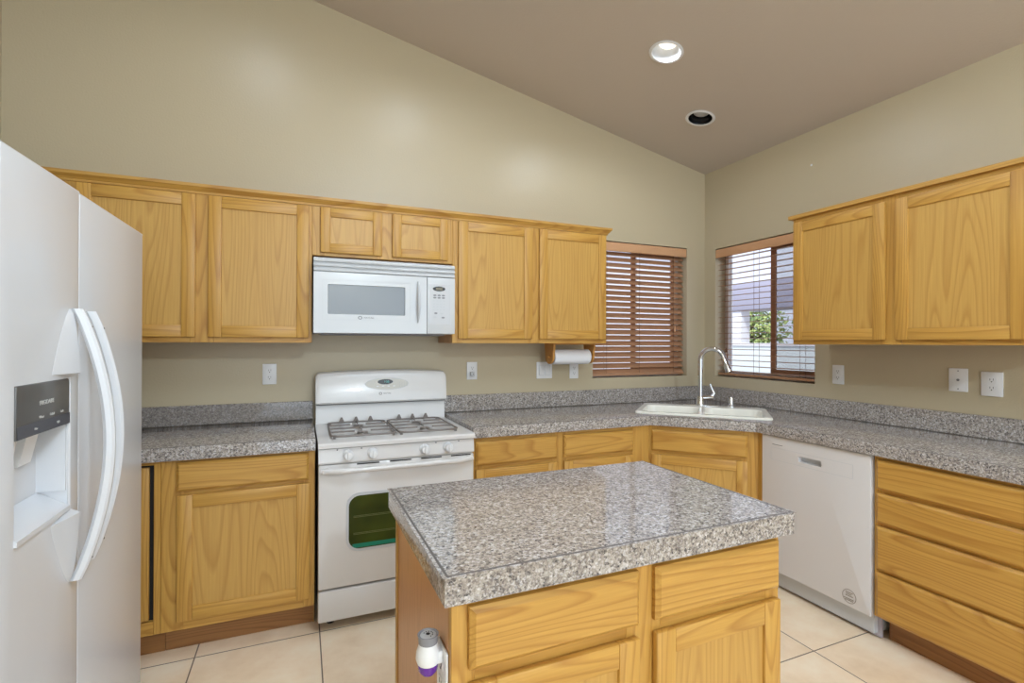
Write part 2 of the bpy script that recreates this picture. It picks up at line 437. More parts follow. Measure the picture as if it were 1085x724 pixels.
tree(11.2, 9.4, 3.0, 1.15, 'yellow green tree seen through the left pane of the right window', [LEAF, LEAFD])
tree(11.2, 6.6, 2.9, 1.1, 'yellow green tree seen through the right pane of the right window', [LEAF, LEAFD])

# ------------------------------------------------------------------ cabinet kit (front faces local -y, face plane y = 0)
def door(parent, x0, x1, z0, z1, fwid=.058, th=.02, label=None, yb=0.0):
    y0, y1 = yb-th, yb-.001
    bm = B(); b = .004
    box(bm, x0, x0+fwid, y0, y1, z0, z1, b, 0); box(bm, x1-fwid, x1, y0, y1, z0, z1, b, 0)
    box(bm, x0+fwid-.001, x1-fwid+.001, y0+.0006, y1, z1-fwid, z1, b, 1); box(bm, x0+fwid-.001, x1-fwid+.001, y0+.0006, y1, z0, z0+fwid, b, 1)
    d = build('door', bm, [OAK_V, OAK_H], parent, label=label)
    bm = B(); box(bm, x0+fwid-.004, x1-fwid+.004, y0+.009, y1-.002, z0+fwid-.004, z1-fwid+.004)
    build('panel', bm, OAK_P, d)
    return d
def drawer(parent, x0, x1, z0, z1, th=.021):
    bm = B()
    y0 = -th
    # slab with a sloped shoulder round the face
    e = .011
    a = [bm.verts.new(p) for p in ((x0,-.001,z0),(x1,-.001,z0),(x1,-.001,z1),(x0,-.001,z1))]
    b = [bm.verts.new(p) for p in ((x0,y0+.009,z0),(x1,y0+.009,z0),(x1,y0+.009,z1),(x0,y0+.009,z1))]
    c = [bm.verts.new(p) for p in ((x0+e,y0,z0+e),(x1-e,y0,z0+e),(x1-e,y0,z1-e),(x0+e,y0,z1-e))]
    bm.faces.new(a); bm.faces.new(c)
    for l0, l1 in ((a, b), (b, c)):
        for i in range(4): bm.faces.new((l0[i], l0[(i+1) % 4], l1[(i+1) % 4], l1[i]))
    return build('drawer', bm, OAK_H, parent)
def frame(parent, W, z0, z1, stiles, rails, th=.02):
    """face frame: stiles = list of (x0,x1), rails = list of (z0,z1)"""
    bm = B()
    for s in stiles: box(bm, s[0], s[1], 0, th, z0, z1, .0015, 0, 1)
    for (a, b), (c, d) in zip(stiles, stiles[1:]):
        for r in rails: box(bm, b, c, .0008, th, r[0], r[1], 0, 1)
    return build('face_frame', bm, [OAK_V, OAK_H], parent)
def carcass(parent, W, D, z0, z1, x0=0):
    bm = B(); box(bm, x0, W, .0205, D, z0, z1, .001, 0, 1); return build('body', bm, OAK_S, parent)
def toe(parent, x0, x1, z1, y=.075, D=.3):
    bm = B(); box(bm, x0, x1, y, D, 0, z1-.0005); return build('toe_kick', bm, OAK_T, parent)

# uppers on the back wall -------------------------------------------------
UB, UT = 1.362, 2.108
YU = -.325
def upper(name_label, x0, x1, z0, doors, stiles, rails, origin, rz, D=.323):
    t = thing('wall_cabinet', name_label, 'cabinet', origin, rz)
    W = x1-x0
    carcass(t, W, D, z0-UB, UT-UB)
    frame(t, W, z0-UB, UT-UB, [(a-x0, b-x0) for a, b in stiles], [(a-UB, b-UB) for a, b in rails])
    for d in doors: door(t, d[0]-x0, d[1]-x0, d[2]-UB, d[3]-UB, d[4] if len(d) > 4 else .058)
    return t
upper('oak wall cabinet with two doors behind the top of the white refrigerator', -4.1, -2.997, UB,
      [(-3.985, -3.522, 1.388, 2.082), (-3.469, -3.013, 1.388, 2.082)],
      [(-4.1, -3.96), (-3.545, -3.445), (-3.036, -2.997)], [(UB, 1.41), (2.06, UT)], (-4.1, YU, UB), 0)
upper('short oak wall cabinet with two small doors above the white microwave', -2.9965, -2.2325, 1.826,
      [(-2.957, -2.638, 1.842, 2.082, .05), (-2.582, -2.263, 1.842, 2.082, .05)],
      [(-2.9965, -2.93), (-2.66, -2.56), (-2.29, -2.2325)], [(1.826, 1.87), (2.06, UT)], (-2.9965, YU, UB), 0)
upper('oak wall cabinet with two doors between the microwave and the left window', -2.232, -1.166, UB,
      [(-2.199, -1.719, 1.389, 2.082), (-1.671, -1.178, 1.389, 2.082)],
      [(-2.232, -2.17), (-1.74, -1.65), (-1.205, -1.166)], [(UB, 1.41), (2.06, UT)], (-2.232, YU, UB), 0)
# right wall: local x runs along -y
upper('oak wall cabinet with two doors on the right wall beside the right window', 0, 1.12, UB,
      [(.012, .519, 1.386, 2.082), (.565, 1.06, 1.386, 2.082)],
      [(0, .05), (.49, .59), (1.03, 1.12)], [(UB, 1.41), (2.06, UT)], (YU, -1.055, UB), -pi/2)

def sweep(bm, path, prof, flip=1):
    """prof (o, z) offset outward to the right of the path direction"""
    n = len(path); rows = []
    for i in range(n):
        p = Vector(path[i])
        d0 = (p-Vector(path[i-1])).normalized() if i else None
        d1 = (Vector(path[i+1])-p).normalized() if i < n-1 else None
        n0 = Vector((d0.y, -d0.x)) if d0 else None; n1 = Vector((d1.y, -d1.x)) if d1 else None
        if n0 and n1:
            mm = (n0+n1).normalized(); mm = mm/mm.dot(n0)
        else: mm = n0 or n1
        rows.append([bm.verts.new((p.x+mm.x*o*flip, p.y+mm.y*o*flip, z)) for o, z in prof])
    k = len(prof)
    for a_, b_ in zip(rows, rows[1:]):
        for j in range(k): bm.faces.new((a_[j], a_[(j+1) % k], b_[(j+1) % k], b_[j]))
    bm.faces.new(rows[0]); bm.faces.new(rows[-1])
CRN = [(.0005, 2.0865), (.006, 2.0865), (.008, 2.097), (.014, 2.101), (.02, 2.111), (.027, 2.116), (.029, 2.13), (-.02, 2.13), (-.02, 2.1085), (.0005, 2.1085)]
bm = B(); sweep(bm, [(-4.1, YU), (-1.1655, YU), (-1.1655, -.002)], CRN)
c = build('crown_molding', bm, OAK_H); tag(c, 'long oak crown molding along the tops of the back wall cabinets', 'molding')
bm = B(); sweep(bm, [(-.002, -1.0545), (YU, -1.0545), (YU, -2.17)], [(-o if 0 else o, z) for o, z in CRN], -1)
OAK_Y = oak('oak_level_side', 'y', *OC)
c = build('crown_molding', bm, OAK_Y); tag(c, 'oak crown molding along the top of the right wall cabinet', 'molding')

# base cabinets -----------------------------------------------------------
TK = .115; CT = .856
t = thing('base_cabinet', 'oak base cabinet with one drawer and one door left of the stove', 'cabinet', (-3.65, -.61, 0))
L = lambda x: x+3.65
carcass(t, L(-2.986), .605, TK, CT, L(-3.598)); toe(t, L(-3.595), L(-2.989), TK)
bm = B(); box(bm, L(-2.989), L(-2.986), .07, .3, 0, TK-.001); build('end_strip', bm, OAK_V, t)
frame(t, 0, TK, CT, [(L(-3.598), L(-3.515)), (L(-3.035), L(-2.986))], [(TK, .18), (.69, .73), (.82, CT)])
drawer(t, L(-3.541), L(-3.013), .718, .843); door(t, L(-3.538), L(-3.008), .158, .702)
t = thing('corner_cabinet', 'oak blind corner base cabinet partly behind the white refrigerator', 'cabinet', (-4.3, -.61, 0))
L = lambda x: x+4.3
carcass(t, L(-3.599), .605, TK, CT); toe(t, 0, L(-3.597), TK)
frame(t, 0, TK, CT, [(0, L(-4.15)), (L(-3.624), L(-3.599))], [(TK, .172), (.838, CT)])
bm = B(); box(bm, L(-4.15), L(-3.624), .0195, .0203, .172, .838); build('gap', bm, DARK, t)
door(t, L(-4.14), L(-3.64), .18, .83, yb=.014)
t = thing('base_cabinet', 'oak base cabinet with two drawers and two doors right of the stove', 'cabinet', (-2.205, -.61, 0))
L = lambda x: x+2.205
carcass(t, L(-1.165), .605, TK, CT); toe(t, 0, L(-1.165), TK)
frame(t, 0, TK, CT, [(0, .06), (L(-1.72), L(-1.62)), (L(-1.19), L(-1.165))], [(TK, .18), (.67, .715), (.815, CT)])
for a, b in ((-2.184, -1.693), (-1.647, -1.166)):
    drawer(t, L(a), L(b), .704, .832); door(t, L(a), L(b), .158, .682)
# diagonal sink cabinet
P0 = (-1.04, -.61); P1 = (-.61, -1.055)
ang = math.atan2(P1[1]-P0[1], P1[0]-P0[0]); LEN = math.hypot(P1[0]-P0[0], P1[1]-P0[1])
t = thing('sink_cabinet', 'diagonal oak corner sink cabinet under the white sink', 'cabinet', (P0[0], P0[1], 0), ang)
bm = B(); prism(bm, [(-1.164, -.588), (-1.035, -.588), (-.59, -1.049), (-.59, -1.092), (-.005, -1.092), (-.005, -.005), (-1.164, -.005)], 'z', TK, .70); build('body', bm, OAK_S, t, True)
bm = B(); prism(bm, [(-1.164, -.61), (-1.04, -.61), (-1.04, -.59), (-1.164, -.59)], 'z', TK, CT); build('filler', bm, OAK_V, t, True)
bm = B(); prism(bm, [(-.61, -1.055), (-.61, -1.092), (-.59, -1.092), (-.59, -1.05)], 'z', TK, CT); build('filler', bm, OAK_V, t, True)
toe(t, .03, LEN-.03, TK, .07, .09)
frame(t, 0, TK, CT, [(0, .06), (LEN-.09, LEN)], [(TK, .18), (.66, .715), (.812, CT)])
drawer(t, .02, LEN-.058, .70, .828); door(t, .02, LEN-.058, .158, .678)
# right wall drawer base (local x along -y)
t = thing('drawer_cabinet', 'oak base cabinet of four wide drawers right of the dishwasher', 'cabinet', (-.61, -1.69, 0), -pi/2)
carcass(t, .78, .6, TK, CT); toe(t, .022, .78, TK, .075)
frame(t, .78, TK, CT, [(0, .04), (.72, .78)], [(TK, .15), (.315, .35), (.525, .56), (.68, .71), (.82, CT)])
for z0, z1 in ((.703, .838), (.549, .686), (.34, .535), (.122, .326)): drawer(t, .016, .745, z0, z1)

# ------------------------------------------------------------------ countertops
def counter(bm, outer, holes=(), z0=.857, z1=.914, bev=.004):
    caps = holed(bm, outer, list(holes), lambda u, v, t: (u, v, t), z0, z1)
    top = caps[1][0]; n = len(top)
    es = [bm.edges.get((top[i], top[(i+1) % n])) for i in range(n)]
    bmesh.ops.bevel(bm, geom=[e for e in es if e], offset=bev, segments=2, profile=.5, affect='EDGES')
t = thing('countertop', 'grey granite tile countertop left of the stove', 'countertop', (-3.6, -.3, .857))
bm = B(); counter(bm, [(-4.37, -.002), (-4.37, -.644), (-2.984, -.644), (-2.984, -.002)]); build('slab', bm, GRAN, t, True)
bm = B(); box(bm, -4.37, -2.984, -.022, -.002, .9145, 1.021, .003, 0, 1); build('backsplash', bm, GRAN, t, True)
SK = (-.611, -.611)
def sk(x, y): c = cos(-pi/4); s = sin(-pi/4); return (SK[0]+c*x-s*y, SK[1]+s*x+c*y)
bm = B(); sweep(bm, [(-4.37, -.6355), (-2.984, -.6355)], [(0, .9138), (0, .9143), (.0055, .9143), (.0055, .9138)]); build('edge_joint', bm, GROUT, t, True)
t = thing('countertop', 'long grey granite tile corner countertop around the white sink', 'countertop', (-.6, -.6, .857))
hole = [sk(*p) for p in rrect(-.375, .375, -.225, .155, .05)]
bm = B(); counter(bm, [(-2.2045, -.002), (-2.2045, -.644), (-1.055, -.644), (-.644, -1.07), (-.644, -2.52), (-.002, -2.52), (-.002, -.002)], [hole]); build('slab', bm, GRAN, t, True)
bm = B(); prism(bm, [(-2.2045, -.002), (-2.2045, -.022), (-.022, -.022), (-.022, -2.52), (-.002, -2.52), (-.002, -.002)], 'z', .9145, 1.021)
build('backsplash', bm, GRAN, t, True)

bm = B(); sweep(bm, [(-2.2045, -.6355), (-1.058, -.6355), (-.6355, -1.073), (-.6355, -2.52)], [(0, .9138), (0, .9143), (.0055, .9143), (.0055, .9138)]); build('edge_joint', bm, GROUT, t, True)
# ------------------------------------------------------------------ sink, faucet, soap dispenser
t = thing('sink', 'white double bowl drop in sink set across the counter corner', 'sink', (SK[0], SK[1], .914), -pi/4)
bm = B()
n = 6
bowls = [(-.365, -.012, -.215, .145), (.012, .365, -.215, .145)]
outer = rrect(-.40, .40, -.25, .25, .04, n)
def loopv(pts, z): return [bm.verts.new((p[0], p[1], z)) for p in pts]
def band(a, b):
    for i in range(len(a)): bm.faces.new((a[i], a[(i+1) % len(a)], b[(i+1) % len(a)], b[i]))
def ins(x0, x1, y0, y1, d, r): return rrect(x0+d, x1-d, y0+d, y1-d, r, n)
o_top = loopv(rrect(-.394, .394, -.244, .244, .036, n), .013)
es = [bm.edges.new((o_top[i], o_top[(i+1) % len(o_top)])) for i in range(len(o_top))]
for bw in bowls:
    l0 = loopv(ins(*bw, 0, .06), .013)
    es += [bm.edges.new((l0[i], l0[(i+1) % len(l0)])) for i in range(len(l0))]
    l1 = loopv(ins(*bw, .006, .055), .006); l2 = loopv(ins(*bw, .018, .05), -.14); l3 = loopv(ins(*bw, .05, .04), -.165)
    band(l0, l1); band(l1, l2); band(l2, l3); bm.faces.new(l3)
bmesh.ops.triangle_fill(bm, edges=es, use_beauty=True)
o_mid = loopv(outer, .009); o_bot = loopv(outer, .0005); band(o_top, o_mid); band(o_mid, o_bot)
build('basin', bm, PORC, t)
for cx in (-.19, .19):
    bm = B(); lathe(bm, [(.04, -.164), (.036, -.160), (.015, -.161)], (cx, -.03, 0), 'z', 20); build('drain', bm, CHROME, t)

FB = Vector((-.45, -.43, .9275))
t = thing('faucet', 'chrome gooseneck pull down faucet behind the white sink', 'faucet', tuple(FB))
bm = B(); lathe(bm, [(.033, 0), (.033, .006), (.029, .018), (.025, .05), (.02, .066)], (0, 0, 0), 'z', 24); build('base', bm, CHROME, t)
d = Vector((.50, -.866, 0)); rr = .078; h = .322
pts = [(0, 0, .055), (0, 0, h)]
for i in range(1, 13):
    a = pi - radians(166)*i/12
    pts.append(tuple(d*(rr+rr*cos(a)) + Vector((0, 0, h+rr*sin(a)))))
bm = B(); tube(bm, pts, .0165, 14); build('spout', bm, CHROME, t)
e = Vector(pts[-1]); dn = (Vector(pts[-1])-Vector(pts[-2])).normalized()
bm = B(); tube(bm, [e-dn*.002, e+dn*.02, e+dn*.024, e+dn*.085, e+dn*.105], [.0172, .0178, .0195, .0225, .0225], 16); build('spray_head', bm, CHROME, t)
k = Vector((.92, -.39, 0))
bm = B(); tube(bm, [tuple(k*.012+Vector((0, 0, .052))), tuple(k*.085+Vector((0, 0, .056)))], [.019, .0175], 14)
tube(bm, [tuple(k*.078+Vector((0, 0, .056))), tuple(k*.098+Vector((0, 0, .085))), tuple(k*.082+Vector((0, 0, .115))), tuple(k*.068+Vector((0, 0, .152)))], [.0155, .0125, .009, .007], 12)
build('handle', bm, CHROME, t)
bm = B(); box(bm, -.115, .115, -.026, .026, -.0003, .004, .003); bm.transform(Matrix.Rotation(-pi/4, 4, 'Z'))
build('deck_plate', bm, CHROME, t)
t = thing('air_gap', 'short chrome air gap cap behind the right bowl of the sink', 'air gap', (-.295, -.555, .9275))
bm = B(); lathe(bm, [(.026, 0), (.026, .004), (.019, .008), (.0185, .055), (.016, .062), (.004, .064)], (0, 0, 0), 'z', 20); build('cap', bm, CHROME, t)

# ------------------------------------------------------------------ refrigerator (faces +x)
t = thing('refrigerator', 'tall white side by side refrigerator with curved handles and dispenser', 'refrigerator', (-3.57, -1.924, 0), pi/2)
HF = 1.745
bm = B(); box(bm, .004, .908, .072, .76, .02, HF-.012, .006); build('cabinet_body', bm, FRW, t)
def fdoor(x0, x1, hole=None):
    bm = B(); 
    caps = holed(bm, rrect(x0, x1, .07, HF, .003, 2), [hole] if hole else [], lambda u, v, tt: (u, tt, v), 0, .068)
    top = caps[0][0]; nn = len(top)
    es = [bm.edges.get((top[i], top[(i+1) % nn])) for i in range(nn)]
    bmesh.ops.bevel(bm, geom=[e for e in es if e], offset=.0025, segments=2, profile=.5, affect='EDGES')
    return bm
DX0, DX1, DZ0, DZM, DZ1 = .053, .30, .955, 1.166, 1.276
fz = build('freezer_door', fdoor(.0, .3625, [(DX0, DZ0), (DX1, DZ0), (DX1, DZ1), (DX0, DZ1)]), FRW, t)
rd = build('refrigerator_door', fdoor(.3655, .912), FRW, t)
# dispenser
bm = B(); box(bm, DX0+.0005, DX1-.0005, -.004, .05, DZM, DZ1-.0005, .004); dp = build('dispenser_panel', bm, DISPLAY, fz)
bm = B(); box(bm, DX0+.002, DX1-.002, -.0048, -.0041, DZM+.002, DZM+.028); build('control_strip', bm, plain('panel_strip', (58, 58, 66), .3), fz)
F2 = lambda cx, cz, y=-.0046: (lambda u, v, z: (cx+u, y-z, cz+v))
text('brand_lettering', 'FRIGIDAIRE', .0135, F2(.18, 1.232), PRINTL, fz)
for i, s in enumerate(('Water', 'Cubed', 'Lock')): text('panel_lettering', s, .008, F2(.155+.05*i, 1.202), PRINTL, fz)
text('panel_lettering', 'Filter', .007, F2(.13, 1.18, -.0052), PRINTL, fz); text('panel_lettering', 'Light', .007, F2(.235, 1.18, -.0052), PRINTL, fz)
bm = B()
box(bm, DX0+.0005, DX1-.0005, .058, .064, DZ0+.001, DZM-.001)                       # back of the niche
prism(bm, [(.057, DZ0+.001), (-.005, DZ0+.001), (-.005, DZ0+.012), (.057, DZ0+.05)], 'x', DX0+.0005, DX1-.0005)  # sill
box(bm, DX0+.0005, DX0+.006, .002, .058, DZ0+.05, DZM-.001); box(bm, DX1-.006, DX1-.0005, .002, .058, DZ0+.05, DZM-.001)
build('dispenser_niche', bm, FRW, fz)
bm = B(); prism(bm, [(.057, 1.16), (.034, 1.155), (.046, 1.08), (.057, 1.075)], 'x', .10, .15); build('paddle', bm, PLAST, fz)
bm = B(); prism(bm, [(.057, 1.16), (.034, 1.155), (.048, 1.09), (.057, 1.085)], 'x', .19, .245); build('paddle', bm, PLAST, fz)
# sculpted grip wing beside the freezer handle
bm = B(); N = 64; top, zl = 1.445, .778
rows = []
for i in range(N+1):
    q = i/N; z = zl+(top-zl)*q; wd = .125*sin(pi*q)**.8+.001; ht = .024*sin(pi*q)**.5+.001
    if DZ0-.006 < z < DZ1+.006: wd, ht = .004, .003
    rows.append([bm.verts.new(p) for p in ((.307-wd, -.0005, z), (.307, -ht, z), (.312, -ht, z), (.312, .003, z), (.307-wd, .003, z))])
for a_, b_ in zip(rows, rows[1:]):
    for j in range(5): bm.faces.new((a_[j], a_[(j+1) % 5], b_[(j+1) % 5], b_[j]))
bm.faces.new(rows[0]); bm.faces.new(rows[-1])
build('grip_wing', bm, FRW, fz)
def fhandle(x, zt, zb, bow, par):
    bm = B(); N = 24; rows = []
    for i in range(N+1):
        s = i/N; z = zb+(zt-zb)*s; y = -.006-bow*(sin(pi*s)**.85); hw = .0112
        th = .016
        sect = [(-hw, 0), (-hw*.8, -th*.7), (-hw*.3, -th), (hw*.3, -th), (hw*.8, -th*.7), (hw, 0), (hw*.5, th*.5), (-hw*.5, th*.5)]
        rows.append([bm.verts.new((x+a, y+b, z)) for a, b in sect])
    for a_, b_ in zip(rows, rows[1:]):
        for j in range(8): bm.faces.new((a_[j], a_[(j+1) % 8], b_[(j+1) % 8], b_[j]))
    bm.faces.new(rows[0]); bm.faces.new(rows[-1])
    h_ = build('handle', bm, FRW, par)
    for z, yy in ((zt-.045, -.031), (zb+.05, -.033)):
        bm = B(); lathe(bm, [(.0028, -.0005), (.0028, .0005)], (x+.002, yy-bow*.12, z), 'y', 10); build('screw_hole', bm, DARK, h_)
fhandle(.325, 1.447, .775, .066, fz); fhandle(.408, 1.445, .792, .062, rd)
bm = B(); box(bm, .01, .902, .02, .06, .012, .066, .004); build('kick_grille', bm, LGREY, t)
for x in (.08, .83):
    bm = B(); lathe(bm, [(.02, 0), (.02, .02)], (x, .3, 0), 'z', 14); build('foot', bm, GREYP, t)

# ------------------------------------------------------------------ range
t = thing('gas_range', 'white freestanding gas range with dark oven window between the base cabinets', 'stove', (-2.592, -.67, 0))
x0, x1 = -2.972, -2.212
bm = B(); box(bm, x0+.002, x1-.002, -.62, -.03, .05, .862, .003); build('body', bm, BISQ, t, True)
for x in (x0+.06, x1-.06):
    for y in (-.57, -.1): bm = B(); lathe(bm, [(.018, 0), (.018, .05)], (x, y, 0), 'z', 12); build('foot', bm, DARK, t, True)
bm = B(); box(bm, x0, x1, -.67, -.62, .05, .195, .008); build('storage_drawer', bm, BISQ, t, True)
od = B(); box(od, x0, x1, -.672, -.622, .205, .788, .008); od = build('oven_door', od, BISQ, t, True)
bm = B(); prism(bm, rrect(-2.837, -2.347, .378, .632, .05, 6), 'y', -.6745, -.6700); build('oven_window', bm, OVENG, od, True)
bm = B(); holed(bm, rrect(-2.849, -2.335, .366, .644, .06, 6), [rrect(-2.837, -2.347, .378, .632, .05, 6)], lambda u, v, tt: (u, tt, v), -.6765, -.6722); build('window_trim', bm, LGREY, od, True)
bm = B(); box(bm, -2.82, -2.364, -.6752, -.6742, .383, .402, 0); build('window_reflection', bm, OVENT, od, True)  # coloured strip standing for the reflection along the window bottom
bm = B()
for z in (.446, .452, .528, .534): box(bm, -2.815, -2.369, -.6749, -.6742, z, z+.0022)
build('oven_rack', bm, plain('oven_rack_wire', (98, 104, 62), .4), od, True)
bm = B()
pts = []
for i in range(17):
    s = i/16; x = x0+.012+(x1-x0-.024)*s; y = -.682-.03*min(1, sin(pi*s)*3)
    pts.append((x, y, .763))
tube(bm, pts, .0135, 12); 
for x in (x0+.03, x1-.03): box(bm, x-.014, x+.014, -.70, -.671, .753, .774, .004)
build('door_handle', bm, BISQ, od, True)
bm = B()
for i in range(4): box(bm, -2.80+.155*i, -2.80+.155*i+.105, -.6735, -.670, .7795, .785)
build('vent_slot', bm, DARK, od, True)
bm = B(); prism(bm, [(-.62, .792), (-.672, .792), (-.676, .80), (-.668, .862), (-.62, .862)], 'x', x0, x1); build('control_panel', bm, BISQ, t, True)
for x in (-2.841, -2.728, -2.474, -2.352):
    bm = B(); lathe(bm, [(.025, -.6715), (.0245, -.68), (.021, -.684), (.0185, -.706), (.016, -.708)], (x, 0, .830), 'y', 22)
    box(bm, x-.0045, x+.0045, -.716, -.700, .811, .849, .003); build('knob', bm, PLAST, t, True)
for x, s in ((-2.895, 'R'), (-2.785, 'R'), (-2.42, 'F'), (-2.30, 'R')):
    bm = B(); prism(bm, ellipse(x+.006, .856, .004, .003, 10), 'y', -.6697, -.668); build('burner_mark', bm, PRINT, t, True)
bm = B()
ct = [(-.686, .868), (-.686, .884), (-.680, .891), (-.668, .893), (-.08, .893), (-.08, .868)]
prism(bm, ct, 'x', x0-.002, x1+.002); build('cooktop', bm, BISQ, t, True)
# burners and grates
BP = [(-2.755, -.49), (-2.755, -.275), (-2.43, -.49), (-2.43, -.275)]
for bx_, by_ in BP:
    bm = B(); lathe(bm, [(.044, .8932), (.04, .895), (.030, .896), (.028, .900), (.026, .902)], (bx_, by_, 0), 'z', 24); b_ = build('burner', bm, STEEL, t, True)
    bm = B(); lathe(bm, [(.026, .9022), (.028, .904), (.024, .907), (.004, .908)], (bx_, by_, 0), 'z', 24); build('burner_cap', bm, IRON, b_, True)
for gx0, gx1 in ((-2.91, -2.600), (-2.585, -2.275)):
    bm = B(); y0, y1, z = -.605, -.16, .914
    loop = rrect(gx0, gx1, y0, y1, .04, 4)
    tube(bm, [(p[0], p[1], z-.007) for p in loop]+[(loop[0][0], loop[0][1], z-.006)], .005, 8)
    cx = (gx0+gx1)/2
    box(bm, gx0, gx1, -.387, -.379, z-.009, z-.001, .002)
    for cy in (-.49, -.275):
        for ex in ((gx1, cy), (cx, -.383 if cy < -.4 else y1), (gx0, cy), (cx, y0 if cy < -.4 else -.383)):
            c_ = Vector((cx, cy)); v = (Vector(ex)-c_); L_ = v.length; v.normalize(); p = Vector((-v.y, v.x))
            q = [c_+v*.04+p*.002, c_+v*L_+p*.004, c_+v*L_-p*.004, c_+v*.04-p*.002]
            prism(bm, [tuple(i) for i in q], 'z', z-.008, z)
    for px_, py_ in ((gx0+.012, y0+.02), (gx1-.012, y0+.02), (gx0+.012, y1-.02), (gx1-.012, y1-.02)):
        box(bm, px_-.006, px_+.006, py_-.006, py_+.006, .8932, z-.004)
    for px_ in (gx0+.075, cx, gx1-.075): prism(bm, [(px_-.016, z-.006), (px_+.016, z-.006), (px_+.004, z+.022), (px_-.004, z+.022)], 'y', y1-.005, y1+.004)
    build('grate', bm, IRON, t, True)
# backguard: lower splash and a leaning rounded console
bm = B(); prism(bm, [(-.098, .8935), (-.085, 1.004), (-.03, 1.004), (-.03, .8935)], 'x', x0+.002, x1-.002); bg_ = build('backguard', bm, BISQ, t, True)
bm = B(); N = 80; rows = []
for i in range(N+1):
    s = i/N; x = x0+(x1-x0)*s; zt = 1.187+.014*(1-(2*s-1)**2) - .016*max(0, (abs(2*s-1)-.95)/.05)**2
    rows.append([bm.verts.new(p) for p in ((x, -.125, 1.009), (x, -.132, 1.018), (x, -.118, zt-.028), (x, -.104, zt-.006), (x, -.085, zt), (x, -.03, zt), (x, -.03, 1.009))])
for a_, b_ in zip(rows, rows[1:]):
    for j in range(7): bm.faces.new((a_[j], a_[(j+1) % 7], b_[(j+1) % 7], b_[j]))
bm.faces.new(rows[0]); bm.faces.new(rows[-1]); build('console', bm, BISQ, t, True)
bm = B(); box(bm, x0+.004, x1-.004, -.118, -.03, 1.0045, 1.0085); build('console_gap', bm, DARK, t, True)
def CY(z): return -.132+.014*(z-1.018)/.155
def cons(cx, cz, lift=.001): return lambda u, v, z: (cx+u, CY(cz+v)-lift-z, cz+v)
def conspr(pts, lift, mat, name, par=None):
    bm = B(); a_ = [bm.verts.new((p[0], CY(p[1])-lift, p[1])) for p in pts]; b_ = [bm.verts.new((p[0], CY(p[1])+.002, p[1])) for p in pts]
    bm.faces.new(a_); n_ = len(pts)
    for i in range(n_): bm.faces.new((a_[i], a_[(i+1) % n_], b_[(i+1) % n_], b_[i]))
    return build(name, bm, mat, par or t, True, smooth=False)
conspr(ellipse(-2.575, 1.118, .125, .033), .0016, plain('console_oval', (208, 204, 196), .35), 'keypad')
bm = B(); holed(bm, ellipse(-2.575, 1.118, .1275, .035), [ellipse(-2.575, 1.118, .125, .033)], lambda u, v, tt: (u, CY(v)-tt, v), -.001, .0022); build('keypad_rim', bm, LGREY, t, True)
conspr(ellipse(-2.585, 1.130, .045, .0155), .0024, LCD, 'clock')
XFt = XF[t].inverted()
def wtext(name, s, size, mp, mat, par):
    return text(name, s, size, lambda u, v, z: tuple(XFt @ Vector(mp(u, v, z))), mat, par)
wtext('clock_digits', '1:38', .018, cons(-2.578, 1.130, .0032), LCDT, t)
for i in range(4):
    for j in range(3): conspr(ellipse(-2.50+.014*i, 1.125-.011*j+.0, .0035, .0025, 8), .0024, PRINTL, 'key')
for i in range(4): conspr(ellipse(-2.63+.032*i, 1.104, .008, .003, 10), .0024, PLAST, 'key')
wtext('brand_lettering', 'MAYTAG', .011, cons(-2.575, 1.061), PRINT, t)
bm = B(); holed(bm, ellipse(-2.613, 1.061, .009, .008, 16), [ellipse(-2.613, 1.061, .006, .005, 16)], lambda u, v, tt: (u, CY(v)-tt, v), -.0002, .0009); build('brand_emblem', bm, PRINT, t, True)

# ------------------------------------------------------------------ microwave
t = thing('microwave', 'white over the range microwave under the short oak cabinet', 'microwave', (-2.614, -.395, 1.412))
x0, x1, zb, zt = -2.991, -2.238, 1.412, 1.808
bm = B(); box(bm, x0+.003, x1-.003, -.372, -.004, zb, zt, .004); build('body', bm, WHITE, t, True)
bm = B(); box(bm, x0+.04, x1-.04, -.33, -.06, zb-.008, zb-.0005, .003); build('underside_plate', bm, GREYP, t, True)
bm = B()
for z in (1.736, 1.7605, 1.785): prism(bm, [(-.372, z), (-.398, z), (-.400, z+.004), (-.389, z+.0205), (-.372, z+.0205)], 'x', x0, x1)
box(bm, x0, x1, -.384, -.372, 1.735, 1.8065); build('vent_grille', bm, WHITE, t, True)
bm = B()
for z in (1.7575, 1.782):
    for i in range(8): box(bm, -2.79+.066*i, -2.735+.066*i, -.3975, -.389, z, z+.0022)
build('vent_slot', bm, LGREY, t, True)
xd = -2.402
bm = B(); holed(bm, [(x0, zb+.002), (xd, zb+.002), (xd, 1.731), (x0, 1.731)], [rrect(-2.922, -2.522, 1.512, 1.668, .006, 3)], lambda u, v, tt: (u, tt, v), -.402, -.373); md = build('door', bm, WHITE, t, True)
bm = B(); box(bm, -2.921, -2.523, -.394, -.388, 1.513, 1.667); build('window', bm, MWGLASS, md, True)
bm = B(); holed(bm, [(-2.95, 1.482), (-2.492, 1.482), (-2.492, 1.692), (-2.95, 1.692)], [[(-2.947, 1.485), (-2.495, 1.485), (-2.495, 1.689), (-2.947, 1.689)]], lambda u, v, tt: (u, tt, v), -.4028, -.4015); build('window_trim', bm, LGREY, md, True)
bm = B(); pts = [(-2.45, -.404-.026*sin(pi*i/14), 1.475+.225*i/14) for i in range(15)]
tube(bm, pts, [.005+.004*sin(pi*i/14) for i in range(15)], 10); build('handle', bm, LGREY, md, True)
bm = B(); box(bm, xd+.003, x1, -.402, -.373, zb+.002, 1.731, .003); build('control_panel', bm, WHITE, t, True)
